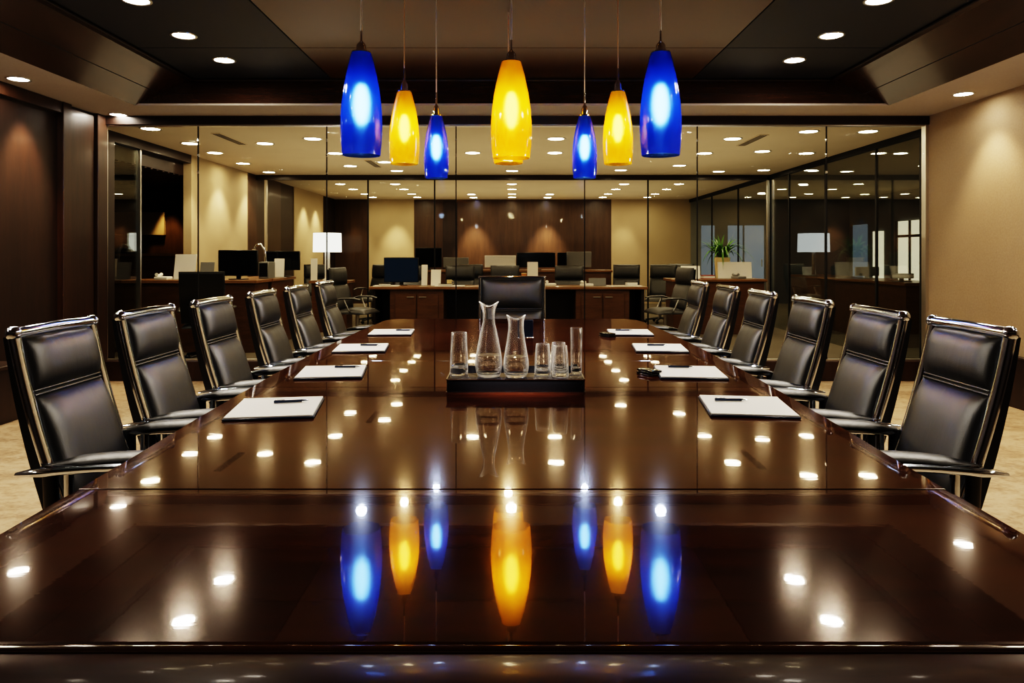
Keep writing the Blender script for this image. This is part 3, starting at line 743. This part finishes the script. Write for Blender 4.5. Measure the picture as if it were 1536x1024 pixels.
# ------------------------------------------------------------------ office furniture
def desk(name, label, x0, x1, y0, zt_, dep, ped, door_x, cat='desk'):
    t = thing(name, label, cat, ((x0+x1)/2, y0, 0)); ox = (x0+x1)/2
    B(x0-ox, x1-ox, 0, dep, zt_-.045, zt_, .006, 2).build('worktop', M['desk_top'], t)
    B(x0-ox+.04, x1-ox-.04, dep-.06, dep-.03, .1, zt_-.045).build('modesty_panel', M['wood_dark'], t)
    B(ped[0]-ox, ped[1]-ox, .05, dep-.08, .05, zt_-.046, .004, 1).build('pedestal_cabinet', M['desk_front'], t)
    mid = (ped[0]+ped[1])/2-ox
    for a, b2, hx in ((ped[0]-ox+.09, mid-.01, mid-.10), (mid+.01, ped[1]-ox-.09, mid+.10)):
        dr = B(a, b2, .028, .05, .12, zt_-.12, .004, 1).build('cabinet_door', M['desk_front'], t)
        MB().tube([(hx-.06, .016, zt_-.17), (hx+.06, .016, zt_-.17)], .007, 8).build('door_handle', M['chrome'], dr)
    for xx in (x0-ox+.05, x1-ox-.1): B(xx, xx+.05, .06, dep-.08, 0, zt_-.046).build('end_panel', M['wood_dark'], t)
    return t
DD, DZ = 11.8, .80
desk('office_desk', 'left walnut office desk behind the glass, with a double-door pedestal', PX(553, DD), PX(762, DD), DD, DZ, .72, (PX(584, DD), PX(665, DD)), 0)
desk('office_desk', 'right walnut office desk behind the glass, with a double-door pedestal', PX(776, DD), PX(972, DD), DD, DZ, .72, (PX(864, DD), PX(945, DD)), 0)
def counter(name, label, segs, zt_, cat='counter'):
    x = sum(s[0]+s[1] for s in segs)/2/len(segs); y = min(s[2] for s in segs)
    t = thing(name, label, cat, (x, y, 0))
    mt = MB(); mf = MB()
    for x0, x1, y0, y1 in segs:
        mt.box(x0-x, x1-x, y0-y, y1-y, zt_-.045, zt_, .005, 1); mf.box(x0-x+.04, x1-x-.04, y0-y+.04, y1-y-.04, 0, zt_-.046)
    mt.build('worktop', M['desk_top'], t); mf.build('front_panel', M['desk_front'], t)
    return t
LCY, LCZ = 9.7, PZ(420, 9.7)
counter('reception_counter', 'L-shaped walnut counter at the left behind the glass, holding two monitors', [(-5.3, PX(385, LCY), LCY, LCY+.62), (PX(385, LCY)-.62, PX(385, LCY)+.02, LCY+.621, 11.4)], LCZ)
RCY, RCZ = 11.9, PZ(418.5, 11.9)
counter('office_counter', 'walnut counter at the right behind the glass, with the potted plant', [(PX(1007, RCY), PX(1151, RCY), RCY, RCY+.65)], RCZ)
FCY, FCZ = 14.6, PZ(405, 14.6)
counter('office_counter', 'long walnut counter in the far office behind the desk chairs', [(PX(575, FCY), PX(919, FCY), FCY, FCY+.6)], FCZ)
SCY, SCZ = 12.2, PZ(421, 12.2)
counter('side_cabinet', 'low walnut cabinet under the lit white lamp at the left', [(PX(463, SCY), PX(523, SCY), SCY, SCY+.5)], SCZ, 'cabinet')
# side room desk behind right glass
counter('office_counter', 'dark counter standing behind the tinted right glass', [(5.6, 6.3, 10.2, 14.5)], .93)

def make_office_chair(label):
    t = thing('office_chair', label, 'office chair', group='black office chairs behind the glass')
    fm = back_map(.54, .66, math.radians(12), -.22, .48, .03)
    mb = MB(); cushion(mb, fm, -.265, .265, .40, .66, -.01, .07, 12, 10); mb.build('upper_back_cushion', M['leather_office'], t, True, 60)
    mb = MB(); cushion(mb, fm, -.265, .265, 0, .395, -.01, .075, 12, 10); mb.build('lower_back_cushion', M['leather_office'], t, True, 60)
    mb = MB(); cushion(mb, fm, -.255, .255, .02, .645, -.05, .045, 8, 8); mb.build('back_shell', M['black'], t, True, 60)
    fs = lambda a, b, n: Vector((-.24+b, a, .42+n)); mb = MB(); cushion(mb, fs, -.26, .26, 0, .5, 0, .09, 12, 10); mb.build('seat_cushion', M['leather_office'], t, True, 60)
    for s in (-1, 1):
        MB().tube([(-.25, s*.29, .63), (-.1, s*.30, .665), (.1, s*.30, .665), (.2, s*.29, .645)], [.015, .022, .024, .014], 10, flat=(1.3, .7)).build('armrest', M['leather_office'], t)
        MB().tube([(-.08, s*.295, .65), (.0, s*.29, .48), (.0, s*.2, .42)], .012, 8).build('arm_post', M['steel'], t)
    MB().lathe([(.03, .42), (.03, .1)], seg=14, cap0=True, cap1=True).build('gas_column', M['steel'], t)
    mb = MB()
    for k in range(5):
        a = 2*PI*k/5; mb.tube([(0, 0, .1), (math.cos(a)*.28, math.sin(a)*.28, .065)], [.024, .016], 8); mb.sphere((math.cos(a)*.28, math.sin(a)*.28, .032), .032, seg=8)
    mb.build('star_base', M['black'], t)
    return t
OC = None
chairs = [(PX(610, 12.85), 12.85, -PI/2, 'office chair tucked behind the left desk, nearest its left end'),
          (PX(688, 12.85), 12.85, -PI/2, 'office chair behind the left desk just left of the head chair'),
          (PX(757, 12.85), 12.85, -PI/2, 'office chair showing only its top above the head chair'),
          (PX(856, 12.85), 12.85, -PI/2, 'office chair behind the right desk, left of its pedestal'),
          (PX(536, 11.15), 11.15, -.25, 'office chair at the left end of the left office desk, turned sideways'),
          (PX(998, 11.15), 11.15, PI+.25, 'office chair at the right end of the right office desk, turned sideways'),
          (PX(558, 13.95), 13.95, -.5-PI/2, 'office chair in the far office to the left of the long counter'),
          (PX(936, 13.95), 13.95, -PI/2-.3, 'office chair in the far office to the right of the long counter'),
          (PX(990, 13.95), 13.95, -PI/2-.4, 'office chair in the far office above the sideways right chair'),
          (PX(1018, 14.9), 14.9, -PI/2-.4, 'office chair farthest right in the far office, behind the right counter'),
          (-3.85, 14.2, -PI/2+.3, 'office chair farthest left in the far office, by the lamp'),
          (PX(312, 9.1), 9.1, PI/2+.2, 'office chair pulled up to the front of the left counter'),
          (PX(730, 14.15)-.35, 14.15, -PI/2, 'office chair in front of the long far counter, left of centre'),
          ]
for x, y, rz, lab in chairs:
    if OC is None: OC = make_office_chair('black '+lab); OC.location = (x, y, 0); OC.rotation_euler.z = rz
    else: dup(OC, (x, y, 0), rz, 'black '+lab)

def monitor(label, x0, x1, ytop, ybot, d, zbase, smat='screen', bmat='black', face=-1, name='monitor', rz=0):
    """screen rectangle given in view terms at depth d; stands on zbase"""
    cx = (PX(x0, d)+PX(x1, d))/2; w = PX(x1, d)-PX(x0, d); z1 = PZ(ytop, d)-zbase; z0 = max(.05, PZ(ybot, d)-zbase)
    t = thing(name, label, 'monitor', (cx, d, zbase), rz)
    B(-w/2, w/2, -.02, .02, z0, z1, .006, 1).build('housing', M[bmat], t)
    B(-w/2+.012, w/2-.012, -.0225, -.0195, z0+.014, z1-.014).build('screen', M[smat], t)
    B(-.03, .03, .0, .03, .01, z0+.06, .004, 1).build('stand', M[bmat], t)
    B(-.11, .11, -.08, .1, 0, .012, .004, 1).build('foot', M[bmat], t)
    return t
def card(label, x0, x1, ytop, d, zbase, mat='white_card', tilt=.2, name='document_holder', rz=0, cat='document'):
    cx = (PX(x0, d)+PX(x1, d))/2; w = PX(x1, d)-PX(x0, d); h = PZ(ytop, d)-zbase
    t = thing(name, label, cat, (cx, d, zbase), rz)
    B(-w/2, w/2, -.004, .004, 0, h, .001, 1).xform(Matrix.Rotation(-tilt, 4, 'X')).xform(Matrix.Translation((0, 0, .004))).build('sheet', M[mat], t)
    B(-w/2-.01, w/2+.01, -.03, .0+h*math.sin(tilt)+.04, 0, .004).build('holder_foot', M['grey_plastic'], t)
    return t
def book(label, px, d, zbase, w, dep, h, mat, rz=0, name='book', cat='book'):
    t = thing(name, label, cat, (PX(px, d), d, zbase), rz)
    B(-w/2, w/2, -dep/2, dep/2, .0, h*.15).build('cover', M[mat], t); B(-w/2+.006, w/2-.004, -dep/2+.004, dep/2-.004, h*.15, h*.85).build('pages', M['paper'], t)
    B(-w/2, w/2, -dep/2, dep/2, h*.85, h).build('cover', M[mat], t)
    return t
def phone(label, px, d, zbase, mat='black', rz=0):
    t = thing('desk_phone', label, 'telephone', (PX(px, d), d, zbase), rz)
    B(-.09, .09, -.09, .09, 0, .045, .012, 2).build('phone_base', M[mat], t)
    MB().tube([(-.06, -.07, .075), (-.06, -.03, .062), (-.06, .03, .062), (-.06, .07, .075)], [.024, .016, .016, .024], 10).build('handset', M[mat], t)
    return t
# left counter
monitor('black monitor on the left counter, left of the desk lamp', 328, 387, 375, 415, 9.95, LCZ)
monitor('black monitor on the left counter, right of the desk lamp', 398, 450, 376.5, 405, 11.05, LCZ, rz=0)
card('white sheet on a stand at the left end of the left counter', 260, 292, 381, 9.95, LCZ)
card('grey sheet standing just left of the left-hand black monitor', 299, 320, 393, 9.9, LCZ, 'grey_plastic')
card('white leaflet standing between the two black monitors on the left counter', 411, 426, 388, 10.85, LCZ, tilt=.1)
phone('pale desk phone below the white sheet on the left counter', 245, 9.81, LCZ, 'white_card')
t = thing('desk_lamp', 'chrome arched desk lamp between the two monitors on the left counter', 'desk lamp', (PX(398, 10.75), 10.75, LCZ))
MB().lathe([(.07, 0), (.07, .012), (.012, .02)], seg=20, cap0=True, cap1=True).build('lamp_base', M['chrome'], t)
MB().tube([(0, 0, .01), (.01, 0, .25), (-.01, 0, .42), (-.07, 0, .50), (-.13, 0, .49), (-.16, 0, .44)], .014, 10).build('arm', M['chrome'], t)
MB().lathe([(.02, .05), (.05, 0)], (-.17, 0, .38), 16, cap0=True).build('lamp_shade', M['chrome'], t)
t = thing('computer_tower', 'small grey upright computer box at the right of the left monitor', 'computer', (-3.57, 10.42, LCZ))
B(-.07, .07, -.15, .15, 0, .24, .006, 1).build('case', M['grey_plastic'], t); B(-.06, .06, -.153, -.149, .03, .22).build('front_plate', M['black'], t)
# lamp and boxes on the side cabinet
def table_lamp(label, x, d, zbase, r, z0, z1, smat):
    t = thing('table_lamp', label, 'lamp', (x, d, zbase))
    MB().lathe([(r, z0-zbase), (r*.97, z1-zbase)], seg=36).build('lamp_shade', M[smat], t)
    MB().lathe([(.08, 0), (.08, .02), (.045, .03), (.045, z0-zbase+.02)], seg=20, cap0=True, cap1=True).build('lamp_base', M['white_card'], t)
    MB().tube([(-r*.98, 0, z0-zbase+.05), (r*.98, 0, z0-zbase+.05)], .006, 6).build('shade_ring', M['steel'], t)
table_lamp('lit white drum-shade table lamp on the low cabinet at the left', PX(491, 12.45), 12.45, SCZ, .245, PZ(378, 12.45), PZ(349.5, 12.45), 'shade_white')
card('tall white box file on the low cabinet, left of the lamp base', 466, 476, 388, 12.3, SCZ, tilt=.02)
t = thing('table_lamp', 'dim stand-in for the left lamp reflected in the tinted right glass', 'lamp', (PX(1200, 13.2)+.25, 13.2, .93))  # object added in place of the left lamp's reflection in the glass
MB().lathe([(.28, PZ(378, 13.2)-.93), (.272, PZ(350, 13.2)-.93)], seg=36).build('lamp_shade', M['shade_reflected'], t)
MB().lathe([(.09, 0), (.09, .02), (.03, .03), (.03, PZ(378, 13.2)-.91)], seg=20, cap0=True, cap1=True).build('lamp_base', M['steel'], t)
MB().tube([(-.27, 0, PZ(378, 13.2)-.9), (.27, 0, PZ(378, 13.2)-.9)], .006, 6).build('shade_ring', M['steel'], t)
# left desk
monitor('dark monitor with a painted blue reflection on the left office desk', 576, 628, 386, 424, 12.38, DZ, 'screen_blue')
card('slim white brochure standing on the left desk between the chairs', 632, 641, 397, 12.2, DZ, tilt=.15)
card('white angled sheet on the left desk left of the second chair', 646, 661, 404, 12.1, DZ, tilt=.25)
book('pale papers lying near the left corner of the left desk', 580, 12.05, DZ, .42, .25, .012, 'paper', name='paper_stack', cat='papers')
book('dark notebook on the papers of the left desk', 577, 12.05, DZ+.0125, .2, .16, .03, 'black', .2, 'notebook')
book('pale papers lying in front of the second chair on the left desk', 675, 12.0, DZ, .5, .24, .012, 'paper', name='paper_stack', cat='papers')
book('dark notebook lying on the papers in front of the second chair', 668, 12.0, DZ+.0125, .22, .12, .03, 'black', -.1, 'notebook')
t = thing('mug', 'cream mug on the left desk near the head chair', 'mug', (PX(674, 12.3), 12.3, DZ))
MB().lathe([(.001, .004), (.04, .004), (.04, .0), (.042, .1), (.038, .1), (.036, .012), (.001, .012)], seg=20).build('mug_body', M['cream'], t)
MB().tube([(.04, 0, .08), (.068, 0, .075), (.07, 0, .03), (.04, 0, .022)], .006, 8).build('mug_handle', M['cream'], t)
# far counter
monitor('tall black monitor on the far counter, left of centre', 623, 663, 371.5, 402, 14.8, FCZ)
monitor('grey monitor on the far counter behind the second desk chair', 665, 703, 386, 402, 14.85, FCZ, 'grey_plastic', 'grey_plastic')
monitor('white-backed monitor on the far counter directly above the head chair', 727, 774, 383, 402, 14.8, FCZ, 'white_card', 'white_card')
monitor('large black monitor on the far counter, right of the white-backed one', 775, 833, 378.5, 404, 14.8, FCZ)
monitor('dark monitor beside the large black one on the far counter', 836, 850, 378.5, 402, 14.9, FCZ)
monitor('grey monitor at the right end of the far counter', 850, 887, 377.5, 402, 15.05, FCZ, 'grey_plastic', 'grey_plastic')
phone('black desk phone at the right end of the far counter', 866, 14.75, FCZ)
# right desk
card('white card standing on the right desk in front of the big monitor', 791, 807, 393, 12.2, DZ, tilt=.08)
card('grey folder standing on the right desk beside the chair', 883, 909, 417, 12.15, DZ, 'grey_plastic', tilt=.2)
book('dark stacked books near the right corner of the right desk', 947, 12.1, DZ, .18, .14, .075, 'black', .2)
book('pale papers at the right end of the right desk', 940, 11.95, DZ, .5, .14, .01, 'paper', name='paper_stack', cat='papers')
phone('white desk phone on the right desk left of the chair', 826, 12.1, DZ, 'white_card')
phone('white handset phone on the right desk right of the chair', 880, 11.98, DZ, 'white_card', .3)
t = thing('amber_cup', 'small amber cup at the left end of the right desk', 'cup', (PX(786, 12.35), 12.35, DZ))
MB().lathe([(.001, .003), (.035, .003), (.035, 0), (.045, .2), (.041, .2), (.032, .01), (.001, .01)], seg=20).build('cup_body', M['orange'], t)
MB().lathe([(.046, .2), (.047, .212), (.001, .215)], seg=20).build('cup_lid', M['cream'], t)
# right counter
card('white sheet leaning on a stand at the left end of the right counter', 1022, 1050, 398, 12.1, RCZ, tilt=.35, rz=-.15)
book('red book lying on the right counter left of the plant pot', 1061, 12.15, RCZ, .2, .2, .06, 'red_book', .1)
card('wide white folder standing in front of the plant on the right counter', 1077, 1128, 393, 12.19, RCZ, tilt=.12)
phone('grey desk phone in front of the wide white folder', 1108, 12.02, RCZ, 'grey_plastic', .4)
t = thing('potted_plant', 'green spiky-leaved plant in a cream pot on the right counter', 'potted plant', (PX(1083, 12.43), 12.42, RCZ))
MB().lathe([(.001, .004), (.10, .004), (.105, 0), (.135, .34), (.138, .36), (.125, .36), (.12, .33), (.001, .33)], seg=28).build('pot', M['cream'], t)
MB().lathe([(.12, .334), (.001, .34)], seg=20).build('soil', M['soil'], t)
mb = MB(); rnd = random.Random(3)
for k in range(70):
    a = rnd.uniform(0, 2*PI); L = rnd.uniform(.36, .62); out = rnd.uniform(.12, .60); dr = rnd.uniform(.05, .22)*(out/.3)
    wv = rnd.uniform(.016, .028); prev = None; sx, sy = rnd.uniform(-.05, .05), rnd.uniform(-.05, .05)
    for i in range(8):
        q = i/7; rr = out*q**1.2; z = .335+L*(q-.0)*.92-dr*q**3*1.6; ww = wv*(1-q**2.2)+.0008
        cx, cy = sx+math.cos(a)*rr, sy+math.sin(a)*rr
        A = mb.bm.verts.new((cx-math.sin(a)*ww, cy+math.cos(a)*ww, z)); Bv = mb.bm.verts.new((cx+math.sin(a)*ww, cy-math.cos(a)*ww, z))
        if prev: mb.bm.faces.new((prev[0], prev[1], Bv, A))
        prev = (A, Bv)
mb.build('foliage', M['leaf'], t, True, 80)
# behind the tinted glass
card('pale sheet standing on the dark counter behind the tinted glass', 1204, 1224, 400, 13.7, .93, tilt=.2)
monitor('pale monitor on the dark counter behind the tinted glass', 1283, 1318, 400, 418, 11.8, .93, 'grey_plastic', 'grey_plastic')
monitor('low pale monitor nearest the camera behind the tinted glass', 1336, 1370, 410, 424, 10.6, .93, 'white_card', 'grey_plastic')
# dark room at the left: cabinet with papers
counter('side_cabinet', 'dark cabinet in the unlit room at the far left, behind the glass', [(-6.9, -5.3, 11.6, 12.1)], PZ(380, 11.6), 'cabinet')

# ------------------------------------------------------------------ world and view
w = bpy.data.worlds.new('world'); scene.world = w; w.use_nodes = True
w.node_tree.nodes['Background'].inputs[0].default_value = (.02, .018, .016, 1); w.node_tree.nodes['Background'].inputs[1].default_value = .3
scene.view_settings.view_transform = 'Filmic'
scene.view_settings.look = 'Very High Contrast'
scene.view_settings.exposure = .15
cy = scene.cycles
cy.max_bounces = 14; cy.transmission_bounces = 10; cy.transparent_max_bounces = 24; cy.glossy_bounces = 6; cy.diffuse_bounces = 4
cy.use_denoising = True; cy.sample_clamp_indirect = 8; cy.caustics_refractive = True; cy.caustics_reflective = True; cy.blur_glossy = .3
